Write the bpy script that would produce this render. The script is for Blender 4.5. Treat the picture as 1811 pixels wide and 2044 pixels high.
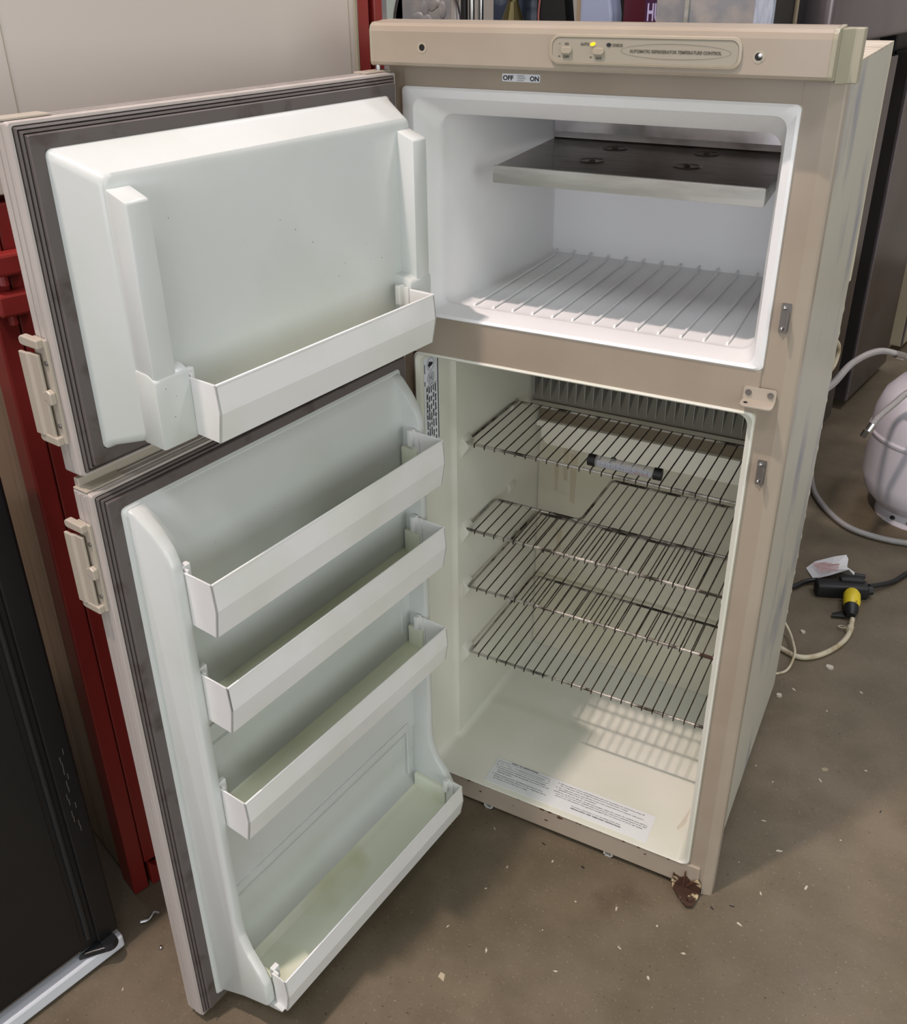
import bpy, bmesh, math, random
from mathutils import Vector, Matrix
random.seed(7)
C = bpy.context.scene.collection
for o in list(bpy.data.objects): bpy.data.objects.remove(o)

# ---------------------------------------------------------------- camera
YAW, PITCH, ROLL, F, CX, CY = 0.4930, 0.4759, -0.0106, 1886.16, 910.08, 917.27
CAM = Vector((0.75919, -1.22482, 1.48477))
fwd = Vector((math.sin(-YAW)*math.cos(PITCH), math.cos(YAW)*math.cos(PITCH), -math.sin(PITCH)))
rt = fwd.cross(Vector((0, 0, 1))).normalized(); up = rt.cross(fwd)
r2 = rt*math.cos(ROLL) + up*math.sin(ROLL); u2 = up*math.cos(ROLL) - rt*math.sin(ROLL)
cam = bpy.data.cameras.new('camera'); co = bpy.data.objects.new('camera', cam); C.objects.link(co)
m = Matrix.Identity(4)
for i in range(3): m[i][0] = r2[i]; m[i][1] = u2[i]; m[i][2] = -fwd[i]; m[i][3] = CAM[i]
co.matrix_world = m
cam.sensor_fit = 'HORIZONTAL'; cam.sensor_width = 36; cam.lens = F/1811*36
cam.shift_x = (905.5-CX)/1811; cam.shift_y = (CY-1022)/1811
cam.clip_start = 0.02
bpy.context.scene.camera = co

# ---------------------------------------------------------------- world, lights, exposure
w = bpy.data.worlds.new('world'); bpy.context.scene.world = w; w.use_nodes = True
w.node_tree.nodes['Background'].inputs[0].default_value = (.85, .95, 1, 1)
w.node_tree.nodes['Background'].inputs[1].default_value = 0.3
vs = bpy.context.scene.view_settings
vs.view_transform = 'Standard'; vs.look = 'None'; vs.exposure = 0.04; vs.gamma = 1; vs.use_curve_mapping = False
def area(name, loc, target, sx, sy, power, col):
    l = bpy.data.lights.new(name, 'AREA'); l.shape = 'RECTANGLE'; l.size = sx; l.size_y = sy; l.energy = power; l.color = col
    o = bpy.data.objects.new(name, l); C.objects.link(o); o.location = loc
    o.rotation_euler = (Vector(target)-Vector(loc)).to_track_quat('-Z', 'Y').to_euler(); return o
# the near lamp over the aisle, warm; its rays fall down, back and a little to the right
area('aisle_lamp_light', (-0.50, -1.66, 5.26), (0.30, 0.1, 0.5), 0.20, 0.06, 150, (1, .81, .75))
# rows of cool ceiling lamps
for i, (x, y, p) in enumerate([(1.6, -2.6, 36), (-1.0, -3.2, 36), (2.4, 1.6, 66), (0.2, 3.0, 60), (-2.4, 0.4, 20)]):
    area('ceiling_lamp_light', (x, y, 5.33), (x, y, 0), 1.15, .55, p, (.91, .91, 1))
# soft cool fill added from the right, set in an invented wall opening
area('right_fill_light', (4.35, -1.9, 1.5), (0.0, -.3, .7), 3.0, 2.4, 60, (.94, 1.0, .98))
# fill added from the front to brighten the compartments; the window is invented
area('front_fill_light', (0.9, -4.38, 1.45), (0.3, 0, .9), 2.4, 1.5, 46, (.90, .92, 1.0))

# ---------------------------------------------------------------- materials
def L(c):
    return tuple(((v/255)/12.92 if v/255 <= .04045 else ((v/255+.055)/1.055)**2.4) for v in c)
def mat(name, col, rough=.5, metal=0, var=None, vscale=8, bump=0, bscale=60, stretch=None, spec=.5, lo=.45, hi=.62, detail=4):
    """col, var: sRGB 0-255; var is a second colour laid over in noise patches"""
    m = bpy.data.materials.new(name); m.use_nodes = True; nt = m.node_tree; b = nt.nodes['Principled BSDF']
    b.inputs['Roughness'].default_value = rough; b.inputs['Metallic'].default_value = metal
    b.inputs['Specular IOR Level'].default_value = spec
    b.inputs['Base Color'].default_value = (*L(col), 1)
    tc = nt.nodes.new('ShaderNodeTexCoord'); mp = nt.nodes.new('ShaderNodeMapping'); nt.links.new(tc.outputs['Object'], mp.inputs[0])
    if stretch: mp.inputs['Scale'].default_value = stretch
    if var:
        n = nt.nodes.new('ShaderNodeTexNoise'); n.inputs['Scale'].default_value = vscale; n.inputs['Detail'].default_value = detail
        nt.links.new(mp.outputs[0], n.inputs['Vector'])
        r = nt.nodes.new('ShaderNodeMapRange'); r.inputs[1].default_value = lo; r.inputs[2].default_value = hi
        nt.links.new(n.outputs['Fac'], r.inputs[0])
        mx = nt.nodes.new('ShaderNodeMix'); mx.data_type = 'RGBA'
        mx.inputs[6].default_value = (*L(col), 1); mx.inputs[7].default_value = (*L(var), 1)
        nt.links.new(r.outputs[0], mx.inputs[0]); nt.links.new(mx.outputs[2], b.inputs['Base Color'])
    if bump:
        n2 = nt.nodes.new('ShaderNodeTexNoise'); n2.inputs['Scale'].default_value = bscale; n2.inputs['Detail'].default_value = 3
        nt.links.new(mp.outputs[0], n2.inputs['Vector'])
        bp_ = nt.nodes.new('ShaderNodeBump'); bp_.inputs['Strength'].default_value = bump; bp_.inputs['Distance'].default_value = .002
        nt.links.new(n2.outputs['Fac'], bp_.inputs['Height']); nt.links.new(bp_.outputs[0], b.inputs['Normal'])
    return m
M = {}
M['white'] = mat('white_liner', (204, 208, 205), .26, var=(199, 204, 198), vscale=5)
M['white_in'] = mat('freezer_white', (242, 243, 243), .35, var=(238, 240, 239), vscale=5)
M['cream_in'] = mat('fridge_compartment_white', (222, 222, 210), .32, var=(214, 216, 201), vscale=4)
M['bin'] = mat('bin_plastic', (226, 226, 224), .3, var=(220, 222, 216), vscale=10)
M['ledge'] = mat('yellowed_ledge_plastic', (214, 219, 190), .35, var=(200, 204, 150), vscale=7, lo=.6, hi=.8, detail=2)
M['tray_white'] = mat('faintly_green_tray', (220, 225, 204), .32, var=(196, 200, 160), vscale=7, lo=.6, hi=.8, detail=2)
M['flange'] = mat('taupe_flange', (160, 148, 132), .36, var=(154, 141, 125), vscale=6)
M['rail'] = mat('taupe_rail', (165, 154, 138), .3, var=(159, 147, 131), vscale=6)
M['cap'] = mat('beige_cap', (158, 153, 132), .35)
M['handle'] = mat('handle_plastic', (176, 167, 152), .35)
M['doorskin'] = mat('door_frame_greige', (184, 176, 170), .35, var=(178, 170, 163), vscale=6, stretch=(5, 5, .6))
M['gasket'] = mat('grey_gasket', (94, 87, 84), .5, var=(70, 60, 54), vscale=26, lo=.55, hi=.7, detail=8)
M['galv'] = mat('streaked_galvanized', (190, 187, 173), .4, metal=.05, var=(146, 148, 156), vscale=5, stretch=(1.6, 1.6, .7), lo=.52, hi=.68, detail=10)
M['topskin'] = mat('streaky_top_skin', (206, 196, 178), .6, var=(160, 146, 128), vscale=14, stretch=(1, 8, 1))
M['foam'] = mat('yellow_foam', (206, 200, 176), .8, bump=.4)
M['alu'] = mat('brushed_aluminium', (205, 204, 198), .34, metal=.6, var=(180, 180, 172), vscale=6, stretch=(1, 8, 8))
M['aluplate'] = mat('dull_aluminium_plate', (136, 124, 116), .2, metal=.9, var=(86, 76, 72), vscale=14, stretch=(1, 3, 1), lo=.5, hi=.7)
M['fin'] = mat('evaporator_fin', (168, 168, 162), .5, metal=.3)
M['fingap'] = mat('evaporator_core', (30, 29, 27), .6)
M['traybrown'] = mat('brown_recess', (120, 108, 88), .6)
M['ledgewhite'] = mat('ledge_white', (240, 238, 222), .35)
M['backwall'] = mat('shaded_back_wall', (204, 201, 182), .35, var=(196, 192, 168), vscale=4)  # darker than the liner: shadow below the ledge put into the colour
M['tray'] = mat('drip_tray_grey', (150, 146, 132), .5)
M['braid2'] = mat('glossy_aluminium', (190, 186, 186), .16, metal=.95, var=(150, 140, 136), vscale=8, stretch=(1, 3, 1))
M['wire'] = mat('tarnished_wire', (176, 172, 162), .3, metal=.5, var=(52, 46, 38), vscale=20, lo=.46, hi=.6, bump=.6, bscale=400)
M['wiredark'] = mat('dark_wire', (92, 84, 74), .35, metal=.6, var=(42, 34, 28), vscale=40, lo=.45, hi=.6)
M['rust'] = mat('rusty_metal', (62, 38, 24), .7, var=(190, 172, 136), vscale=34, lo=.55, hi=.6, bump=.8)
M['rustspot'] = mat('rust_spot', (82, 50, 28), .7)
M['chrome'] = mat('chrome', (200, 200, 200), .18, metal=1)
M['screw'] = mat('screw_steel', (150, 148, 146), .3, metal=.9)
M['zinc'] = mat('zinc_clip', (206, 206, 200), .4, metal=.2)
M['stickerink'] = mat('faded_ink', (78, 82, 92), .6)
M['black'] = mat('matt_black', (12, 12, 12), .5)
M['ink'] = mat('black_ink', (32, 34, 40), .6)
M['panelink'] = mat('panel_grey_ink', (92, 86, 76), .6)
M['sticker'] = mat('white_sticker', (222, 226, 232), .35)
M['clearsticker'] = mat('pale_sticker', (222, 226, 226), .25)
M['panelface'] = mat('control_panel_face', (160, 154, 138), .4)
M['panelrim'] = mat('control_panel_rim', (168, 159, 140), .35)
M['blackapp'] = mat('black_appliance', (15, 15, 16), .42, var=(20, 20, 21), vscale=3)
M['blackline'] = mat('black_trim', (30, 32, 34), .35)
M['steelbrown'] = mat('brushed_steel_warm', (206, 188, 168), .34, metal=.8, var=(180, 162, 144), vscale=4, stretch=(8, 8, .5))
M['grey'] = mat('dark_grey_edge', (88, 82, 76), .5)
M['red'] = mat('red_paint', (138, 42, 38), .35, var=(128, 38, 34), vscale=4)
M['creampanel'] = mat('cream_panel', (200, 190, 180), .35)
M['stain'] = mat('dark_stainless', (96, 88, 88), .25, metal=.7, var=(78, 68, 66), vscale=3, stretch=(1, 1, .6))
M['stainlight'] = mat('pale_stainless', (132, 124, 128), .3, metal=.6, var=(116, 108, 112), vscale=3)
M['creamfridge'] = mat('cream_fridge', (178, 166, 140), .5)
M['tank'] = mat('tank_white', (218, 216, 224), .35, var=(212, 208, 214), vscale=5)
M['braid'] = mat('braided_steel', (184, 182, 180), .32, metal=.7, bump=1, bscale=900)
M['cordw'] = mat('ivory_cord', (190, 180, 156), .5, var=(160, 144, 112), vscale=30)
M['cordb'] = mat('black_rubber', (24, 24, 25), .5)
M['yellow'] = mat('yellow_plug', (214, 190, 40), .4, var=(150, 120, 30), vscale=50, lo=.62, hi=.72)
M['paper'] = mat('paper_tag', (206, 204, 204), .7)
M['redink'] = mat('red_ink', (186, 130, 124), .7)
M['chip'] = mat('pale_chip', (186, 178, 160), .8)
M['wall'] = mat('workshop_wall', (176, 172, 164), .8)
M['ceil'] = mat('workshop_ceiling', (190, 190, 186), .9)
M['mauve'] = mat('crimson_box', (70, 14, 28), .35)
M['purple'] = mat('purple_face', (62, 24, 58), .4)
M['lav'] = mat('lavender_letters', (190, 182, 220), .5)
M['galv2'] = mat('mottled_galvanized', (150, 152, 156), .35, metal=.35, var=(186, 180, 174), vscale=14, lo=.45, hi=.65, detail=6)
M['palegreen'] = mat('pale_green_plastic', (168, 184, 178), .5)
M['paleblue'] = mat('pale_blue_plastic', (176, 186, 200), .45, var=(160, 168, 186), vscale=30, stretch=(6, 1, 1))
M['bluegalv'] = mat('blue_grey_sheet', (66, 76, 92), .35, metal=.4, var=(110, 122, 134), vscale=20)
M['olive'] = mat('oily_brass', (86, 80, 50), .3, metal=.7)
M['tan'] = mat('tan_post', (150, 136, 112), .6)
M['pink'] = mat('pink_wire', (150, 90, 84), .5)
def clear(name, col, alpha, rough=.1):
    m = mat(name, col, rough); m.node_tree.nodes['Principled BSDF'].inputs['Alpha'].default_value = alpha; return m
M['clear'] = clear('clear_tube', (200, 196, 196), .35)
M['jug'] = mat('translucent_jug', (150, 160, 186), .3)
led = mat('amber_led', (255, 190, 20), .3); b = led.node_tree.nodes['Principled BSDF']
b.inputs['Emission Color'].default_value = (1, .55, .02, 1); b.inputs['Emission Strength'].default_value = 1.1; M['led'] = led
dif = mat('lamp_diffuser', (240, 240, 240), .4); b = dif.node_tree.nodes['Principled BSDF']
b.inputs['Emission Color'].default_value = (.95, .98, 1, 1); b.inputs['Emission Strength'].default_value = 3; M['diff'] = dif

# concrete floor
def floor_mat():
    m = bpy.data.materials.new('stained_concrete'); m.use_nodes = True; nt = m.node_tree; N = nt.nodes; K = nt.links; b = N['Principled BSDF']
    tc = N.new('ShaderNodeTexCoord')
    def noise(s, d=5, r=.6, sc=None):
        n = N.new('ShaderNodeTexNoise'); n.inputs['Scale'].default_value = s; n.inputs['Detail'].default_value = d; n.inputs['Roughness'].default_value = r
        if sc:
            mp = N.new('ShaderNodeMapping'); mp.inputs['Scale'].default_value = sc; mp.inputs['Rotation'].default_value = (0, 0, .35)
            K.new(tc.outputs['Object'], mp.inputs[0]); K.new(mp.outputs[0], n.inputs['Vector'])
        else: K.new(tc.outputs['Object'], n.inputs['Vector'])
        return n
    def mix(fac, a, bb, lo, hi):
        r = N.new('ShaderNodeMapRange'); r.inputs[1].default_value = lo; r.inputs[2].default_value = hi; K.new(fac, r.inputs[0])
        mx = N.new('ShaderNodeMix'); mx.data_type = 'RGBA'; K.new(r.outputs[0], mx.inputs[0])
        for i, v in ((6, a), (7, bb)):
            if isinstance(v, tuple): mx.inputs[i].default_value = (*L(v), 1)
            else: K.new(v, mx.inputs[i])
        return mx.outputs[2]
    c = mix(noise(2.2).outputs['Fac'], (114, 102, 84), (101, 92, 75), .38, .6)
    c = mix(noise(9, 7).outputs['Fac'], c, (92, 81, 64), .42, .8)
    c = mix(noise(3.1, 6).outputs['Fac'], c, (80, 64, 52), .66, .8)
    c = mix(noise(190, 3, .7).outputs['Fac'], c, (164, 152, 134), .62, .78)
    c = mix(noise(120, 2, .7).outputs['Fac'], c, (56, 49, 42), .66, .76)
    c = mix(noise(14, 5, .7, (.35, 6, 1)).outputs['Fac'], c, (158, 146, 130), .70, .80)
    K.new(c, b.inputs['Base Color'])
    rr = N.new('ShaderNodeMapRange'); rr.inputs[1].default_value = .35; rr.inputs[2].default_value = .7; rr.inputs[3].default_value = .42; rr.inputs[4].default_value = .7
    K.new(noise(6).outputs['Fac'], rr.inputs[0]); K.new(rr.outputs[0], b.inputs['Roughness'])
    bm = N.new('ShaderNodeBump'); bm.inputs['Strength'].default_value = .25; bm.inputs['Distance'].default_value = .002
    K.new(noise(160, 4).outputs['Fac'], bm.inputs['Height']); K.new(bm.outputs[0], b.inputs['Normal'])
    b.inputs['Specular IOR Level'].default_value = .35
    return m
M['floor'] = floor_mat()

# ---------------------------------------------------------------- mesh helpers
def obj(name, bm, m, parent=None, smooth=False, loc=None):
    me = bpy.data.meshes.new(name); bmesh.ops.recalc_face_normals(bm, faces=bm.faces[:]); bm.to_mesh(me); bm.free()
    if smooth:
        for p in me.polygons: p.use_smooth = True
        try: me.set_sharp_from_angle(angle=math.radians(38))
        except Exception: pass
    me.materials.append(M[m] if isinstance(m, str) else m)
    o = bpy.data.objects.new(name, me); C.objects.link(o)
    if parent: o.parent = parent
    if loc: o.location = loc
    return o
def tag(o, label=None, cat=None, group=None, kind=None):
    if label: o['label'] = label
    if cat: o['category'] = cat
    if group: o['group'] = group
    if kind: o['kind'] = kind
    return o
def thing(name, label, cat, loc=(0, 0, 0), rz=0, group=None):
    o = bpy.data.objects.new(name, None); C.objects.link(o); o.location = loc; o.rotation_euler = (0, 0, rz)
    o.empty_display_size = .05
    return tag(o, label, cat, group)
def box(bm, x0, x1, y0, y1, z0, z1, bev=0, seg=2):
    vs = [bm.verts.new((x, y, z)) for x in (x0, x1) for y in (y0, y1) for z in (z0, z1)]
    fs = [bm.faces.new([vs[i] for i in f]) for f in ((0, 1, 3, 2), (4, 6, 7, 5), (0, 4, 5, 1), (2, 3, 7, 6), (0, 2, 6, 4), (1, 5, 7, 3))]
    bmesh.ops.recalc_face_normals(bm, faces=fs)
    if bev:
        es = list({e for f in fs for e in f.edges})
        bmesh.ops.bevel(bm, geom=es, offset=bev, segments=seg, affect='EDGES', profile=.5)
    return bm
def B(*a, **k): return box(bmesh.new(), *a, **k)
def prism(bm, pts, axis, a0, a1, bev=0, off0=None, off1=None):
    """pts: 2D polygon; axis 0: (y,z) extruded in x; 1: (x,z) in y; 2: (x,y) in z. off0/off1: per-point shifts of the ends"""
    def P(p, a):
        return (a, p[0], p[1]) if axis == 0 else (p[0], a, p[1]) if axis == 1 else (p[0], p[1], a)
    o0 = off0 or [0]*len(pts); o1 = off1 or [0]*len(pts)
    A = [bm.verts.new(P(p, a0+o0[i])) for i, p in enumerate(pts)]; Bv = [bm.verts.new(P(p, a1+o1[i])) for i, p in enumerate(pts)]
    n = len(pts); fs = [bm.faces.new(A), bm.faces.new(Bv[::-1])]
    for i in range(n): fs.append(bm.faces.new((A[i], A[(i+1) % n], Bv[(i+1) % n], Bv[i])))
    bmesh.ops.recalc_face_normals(bm, faces=fs)
    if bev:
        es = list({e for f in fs for e in f.edges})
        bmesh.ops.bevel(bm, geom=es, offset=bev, segments=2, affect='EDGES', profile=.5)
    return bm
def rrect(x0, x1, z0, z1, r, n=5):
    pts = []
    for cx, cz, a in ((x1-r, z1-r, 0), (x0+r, z1-r, 90), (x0+r, z0+r, 180), (x1-r, z0+r, 270)):
        for k in range(n+1):
            t = math.radians(a+90*k/n); pts.append((cx+r*math.cos(t), cz+r*math.sin(t)))
    return pts
def loops(bm, ls, cap=True, capfirst=False, n=5, closed=False):
    """ls: (x0,x1,z0,z1,r,y) rounded rectangles in the xz plane joined one to the next"""
    rings = []
    for (x0, x1, z0, z1, r, y) in ls: rings.append([bm.verts.new((p[0], y, p[1])) for p in rrect(x0, x1, z0, z1, r, n)])
    k = len(rings[0])
    pairs = list(zip(rings, rings[1:])) + ([(rings[-1], rings[0])] if closed else [])
    for a, b_ in pairs:
        for i in range(k): bm.faces.new((a[i], a[(i+1) % k], b_[(i+1) % k], b_[i]))
    if cap: bm.faces.new(rings[-1])
    if capfirst: bm.faces.new(rings[0])
    return bm
def catmull(pts, n=8):
    P = [Vector(p) for p in pts]; P = [P[0]*2-P[1]] + P + [P[-1]*2-P[-2]]; out = []
    for i in range(1, len(P)-2):
        for k in range(n):
            t = k/n; a, b_, c, d = P[i-1:i+3]
            out.append(.5*((2*b_)+(c-a)*t+(2*a-5*b_+4*c-d)*t*t+(3*b_-a-3*c+d)*t**3))
    out.append(P[-2]); return out
def tube(bm, pts, r, seg=8, closed=False, rs=None):
    P = [Vector(p) for p in pts]; n = len(P); rings = []; ref = None
    for i, p in enumerate(P):
        if closed: t = (P[(i+1) % n]-P[i-1]).normalized()
        else: t = (P[min(i+1, n-1)]-P[max(i-1, 0)]).normalized()
        if ref is None: ref = t.orthogonal().normalized()
        ref = (ref-t*ref.dot(t)).normalized(); b2 = t.cross(ref); rr = rs[i] if rs else r
        rings.append([bm.verts.new(p+(ref*math.cos(2*math.pi*k/seg)+b2*math.sin(2*math.pi*k/seg))*rr) for k in range(seg)])
    for i in range(n if closed else n-1):
        a, b_ = rings[i], rings[(i+1) % n]
        for k in range(seg): bm.faces.new((a[k], a[(k+1) % seg], b_[(k+1) % seg], b_[k]))
    if not closed: bm.faces.new(rings[0][::-1]); bm.faces.new(rings[-1])
    return bm
def lathe(bm, prof, c=(0, 0, 0), seg=40):
    rings = []
    for r, z in prof: rings.append([bm.verts.new((c[0]+r*math.cos(2*math.pi*k/seg), c[1]+r*math.sin(2*math.pi*k/seg), c[2]+z)) for k in range(seg)])
    for a, b_ in zip(rings, rings[1:]):
        for k in range(seg): bm.faces.new((a[k], a[(k+1) % seg], b_[(k+1) % seg], b_[k]))
    return bm
def disk_y(bm, x, y0, y1, z, r, seg=20, rz=None):
    """a short cylinder lying along y"""
    prism(bm, [(x+r*math.cos(2*math.pi*k/seg), z+(rz or r)*math.sin(2*math.pi*k/seg)) for k in range(seg)], 1, y0, y1); return bm
def annulus_y(bm, x, y, z, r0, r1, seg=40, sz=1.0, d=.0002):
    vs = []
    for k in range(seg):
        t = 2*math.pi*k/seg; vs.append([bm.verts.new((x+r*math.cos(t), y, z+(r-(0 if sz == 1 else 0))*math.sin(t)*sz)) for r in (r0, r1)])
    for k in range(seg): bm.faces.new((vs[k][0], vs[k][1], vs[(k+1) % seg][1], vs[(k+1) % seg][0]))
    return bm
def text_bm(bm, s, size, origin, ex, ey, width=None, align='LEFT', bold=0.0):
    """add flat lettering: ex, ey are the reading and upward directions; width squeezes or stretches the line to that length"""
    cu = bpy.data.curves.new('t', 'FONT'); cu.body = s; cu.size = size/.72; cu.align_x = align; cu.offset = bold
    o = bpy.data.objects.new('t', cu); C.objects.link(o); dg = bpy.context.evaluated_depsgraph_get(); dg.update()
    me = bpy.data.meshes.new_from_object(o.evaluated_get(dg)); bpy.data.objects.remove(o)
    ex = Vector(ex).normalized(); ey = Vector(ey).normalized(); O = Vector(origin); k = 1
    xs = [v.co.x for v in me.vertices]
    if width and xs: k = width/(max(xs)-min(xs))
    vs = [bm.verts.new(O+ex*v.co.x*k+ey*v.co.y) for v in me.vertices]
    for p in me.polygons:
        try: bm.faces.new([vs[i] for i in p.vertices])
        except ValueError: pass
    bpy.data.meshes.remove(me); return bm
def curve_line(bm, x0, x1, y, z0, z1, t=.0004):
    """thin flat printed line in the plane y"""
    d = Vector((x1-x0, 0, z1-z0)); n = Vector((-d.z, 0, d.x)).normalized()*t/2
    a, b_ = Vector((x0, y, z0)), Vector((x1, y, z1)); bm.faces.new([bm.verts.new(v) for v in (a-n, b_-n, b_+n, a+n)])

# ---------------------------------------------------------------- setting: floor, walls, ceiling
bm = bmesh.new(); box(bm, -4.5, 4.5, -4.5, 4.5, -.1, 0); tag(obj('floor', bm, 'floor'), kind='structure')
tag(obj('wall_back', B(-4.5, 4.5, 4.5, 4.6, 0, 5.4), 'wall'), kind='structure')
tag(obj('wall_left', B(-4.6, -4.5, -4.5, 4.5, 0, 5.4), 'wall'), kind='structure')
bm = bmesh.new(); box(bm, 4.5, 4.6, -4.5, -3.45, 0, 5.4); box(bm, 4.5, 4.6, -.35, 4.5, 0, 5.4); box(bm, 4.5, 4.6, -3.45, -.35, 2.75, 5.4)
tag(obj('wall_right', bm, 'wall'), kind='structure')
bm = bmesh.new(); box(bm, -4.5, -.35, -4.6, -4.5, 0, 5.4); box(bm, 2.15, 4.5, -4.6, -4.5, 0, 5.4); box(bm, -.35, 2.15, -4.6, -4.5, 0, .65); box(bm, -.35, 2.15, -4.6, -4.5, 2.25, 5.4)
tag(obj('wall_front', bm, 'wall'), kind='structure')
tag(obj('ceiling', B(-4.5, 4.5, -4.5, 4.5, 5.4, 5.5), 'ceil'), kind='structure')

# ================================================================ THE REFRIGERATOR
fr = thing('refrigerator', 'beige two-door refrigerator standing open on the concrete floor, taupe front frame and white inside', 'refrigerator')
W = .61
# cabinet shell
bm = bmesh.new()
box(bm, .585, .598, .012, .62, .014, 1.375); box(bm, .012, .024, .012, .62, .014, 1.375)
box(bm, .024, .585, .60, .62, .014, 1.375); box(bm, .024, .585, .02, .60, .014, .03)
body = obj('cabinet_shell', bm, 'galv', fr)
obj('top_panel', B(.012, .5985, .01, .6265, 1.3752, 1.3775), 'topskin', fr)
# foam bulging out behind the side
bm = bmesh.new()
for k in range(17):
    z = .22+k*.05+random.uniform(-.008, .008)
    c = Vector((.588, .622, z)); rr = random.uniform(.014, .021)
    bmesh.ops.create_icosphere(bm, subdivisions=2, radius=1, matrix=Matrix.Translation(c) @ Matrix.Diagonal((.011, rr*.8, rr*1.35, 1)))
tag(obj('foam_bead', bm, 'foam', fr, smooth=True), kind='stuff')
# torn foil edge at the upper back corner
bm = bmesh.new(); pts = [(.618, 1.3765), (.627, 1.3765), (.626, 1.30), (.630, 1.22), (.628, 1.15), (.634, 1.08), (.648, 1.00), (.646, .965), (.618, .97)]
prism(bm, pts, 0, .592, .5985); obj('torn_side_skin', bm, 'foam', fr)
obj('base_plinth', B(.05, .56, .04, .60, 0, .016), 'grey', fr)
# flange frame around the openings
bm = bmesh.new()
box(bm, .0, .026, 0, .012, .012, 1.40); box(bm, .564, .5945, 0, .012, .012, 1.40)
obj('front_flange', bm, 'flange', fr)
bm = bmesh.new(); prism(bm, [(.5945, 0), (.5945, .012), (.612, .03), (.612, .0065), (.6095, .004)], 2, 0, 1.3695); obj('flange_edge', bm, 'rail', fr)
bm = bmesh.new(); prism(bm, [(0, 0), (0, .012), (-.004, .03), (-.004, .006)], 2, .012, 1.3695); obj('flange_edge', bm, 'rail', fr)
obj('flange_top_strip', B(.026, .5655, -.0015, .010, 1.341, 1.40, bev=.001), 'flange', fr)
obj('middle_rail', B(.024, .566, -.004, .012, .9475, 1.0115, bev=.003, seg=3), 'flange', fr)
bm = B(.0, .5875, -.005, .012, .0135, .0645, bev=.002)
br = obj('bottom_rail', bm, 'rail', fr)
bm = bmesh.new()
for k in range(26):
    x = random.uniform(.05, .56); s = random.uniform(.0009, .003) * (1.8 if .28 < x < .36 else 1); z = random.choice([.0615, .060, random.uniform(.03, .06)])
    prism(bm, [(x+s*random.uniform(.6, 1.5)*math.cos(t), z+s*.55*random.uniform(.6, 1.3)*math.sin(t)) for t in [i*1.047 for i in range(6)]], 1, -.0056, -.0048)
tag(obj('rust_spots', bm, 'rustspot', br), kind='stuff')
# square wire clips under the rail
for x in (.167, .418):
    bm = bmesh.new(); z0, z1 = .001, .014
    for a, b_, c, d in ((x-.009, x+.009, z0, z0+.0025), (x-.009, x-.006, z0, z1), (x+.006, x+.009, z0, z1), (x-.009, x+.009, z1-.002, z1)): box(bm, a, b_, -.0015, .006, c, d)
    obj('clip', bm, 'zinc', fr)
# rusted lower hinge plate
bm = bmesh.new(); prism(bm, [(.541, .0), (.545, -.014), (.560, -.030), (.578, -.044), (.590, -.040), (.593, -.018), (.593, .0)], 2, .006, .0105, bev=.0006)
prism(bm, [(.541, .013), (.543, .034), (.556, .028), (.566, .036), (.577, .027), (.586, .04), (.5935, .03), (.5935, .01)], 1, -.0085, -.0045)
disk = bmesh.ops.create_cone(bm, cap_ends=True, segments=16, radius1=.0065, radius2=.0055, depth=.007, matrix=Matrix.Translation((.582, -.030, .0125)))
hb = obj('lower_hinge_plate', bm, 'rust', fr); tag(hb, 'rusted hinge plate at the lower right corner')
bm = bmesh.new()
prism(bm, [(.562, .012), (.563, .05), (.5655, .05), (.5645, .012)], 1, -.010, -.0075); prism(bm, [(.568, .02), (.578, .034), (.580, .031), (.571, .018)], 1, -.011, -.009)
obj('rust_flake', bm, 'rustspot', hb)
# middle hinge bracket
bm = bmesh.new(); prism(bm, rrect(.5465, .5895, .9665, .9865, .003), 1, -.0065, -.004); prism(bm, rrect(.5465, .5895, -.030, -.004, .006), 2, .9665, .9695, bev=.0006)
hg = obj('middle_hinge_bracket', bm, 'handle', fr)
for x, z in ((.5535, .979), (.5825, .979)):
    bm = bmesh.new(); disk_y(bm, x, -.0082, -.0065, z, .0042)
    s = obj('screw', bm, 'screw', hg)
bm = bmesh.new(); bmesh.ops.create_cone(bm, cap_ends=True, segments=14, radius1=.0028, radius2=.0028, depth=.0006, matrix=Matrix.Translation((.5535, -.021, .9698))); obj('pin_hole', bm, 'black', hg)
# latch keeps on the right of the flange
for z0, z1 in ((1.0665, 1.1055), (.8425, .880)):
    bm = bmesh.new(); prism(bm, rrect(.5785, .5905, z0, z1, .001), 1, -.0025, 0)
    prism(bm, [(.5872, z0+.004), (.5895, z0+.002), (.5900, z1-.012), (.5880, z1-.006)], 1, -.014, -.002)
    lk = obj('latch_keep', bm, 'screw', fr)
    for z in (z0+.005, z1-.006):
        bm = bmesh.new(); bmesh.ops.create_icosphere(bm, subdivisions=2, radius=.0030, matrix=Matrix.Translation((.5825, -.003, z))); obj('rivet', bm, 'chrome', lk, smooth=True)

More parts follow.
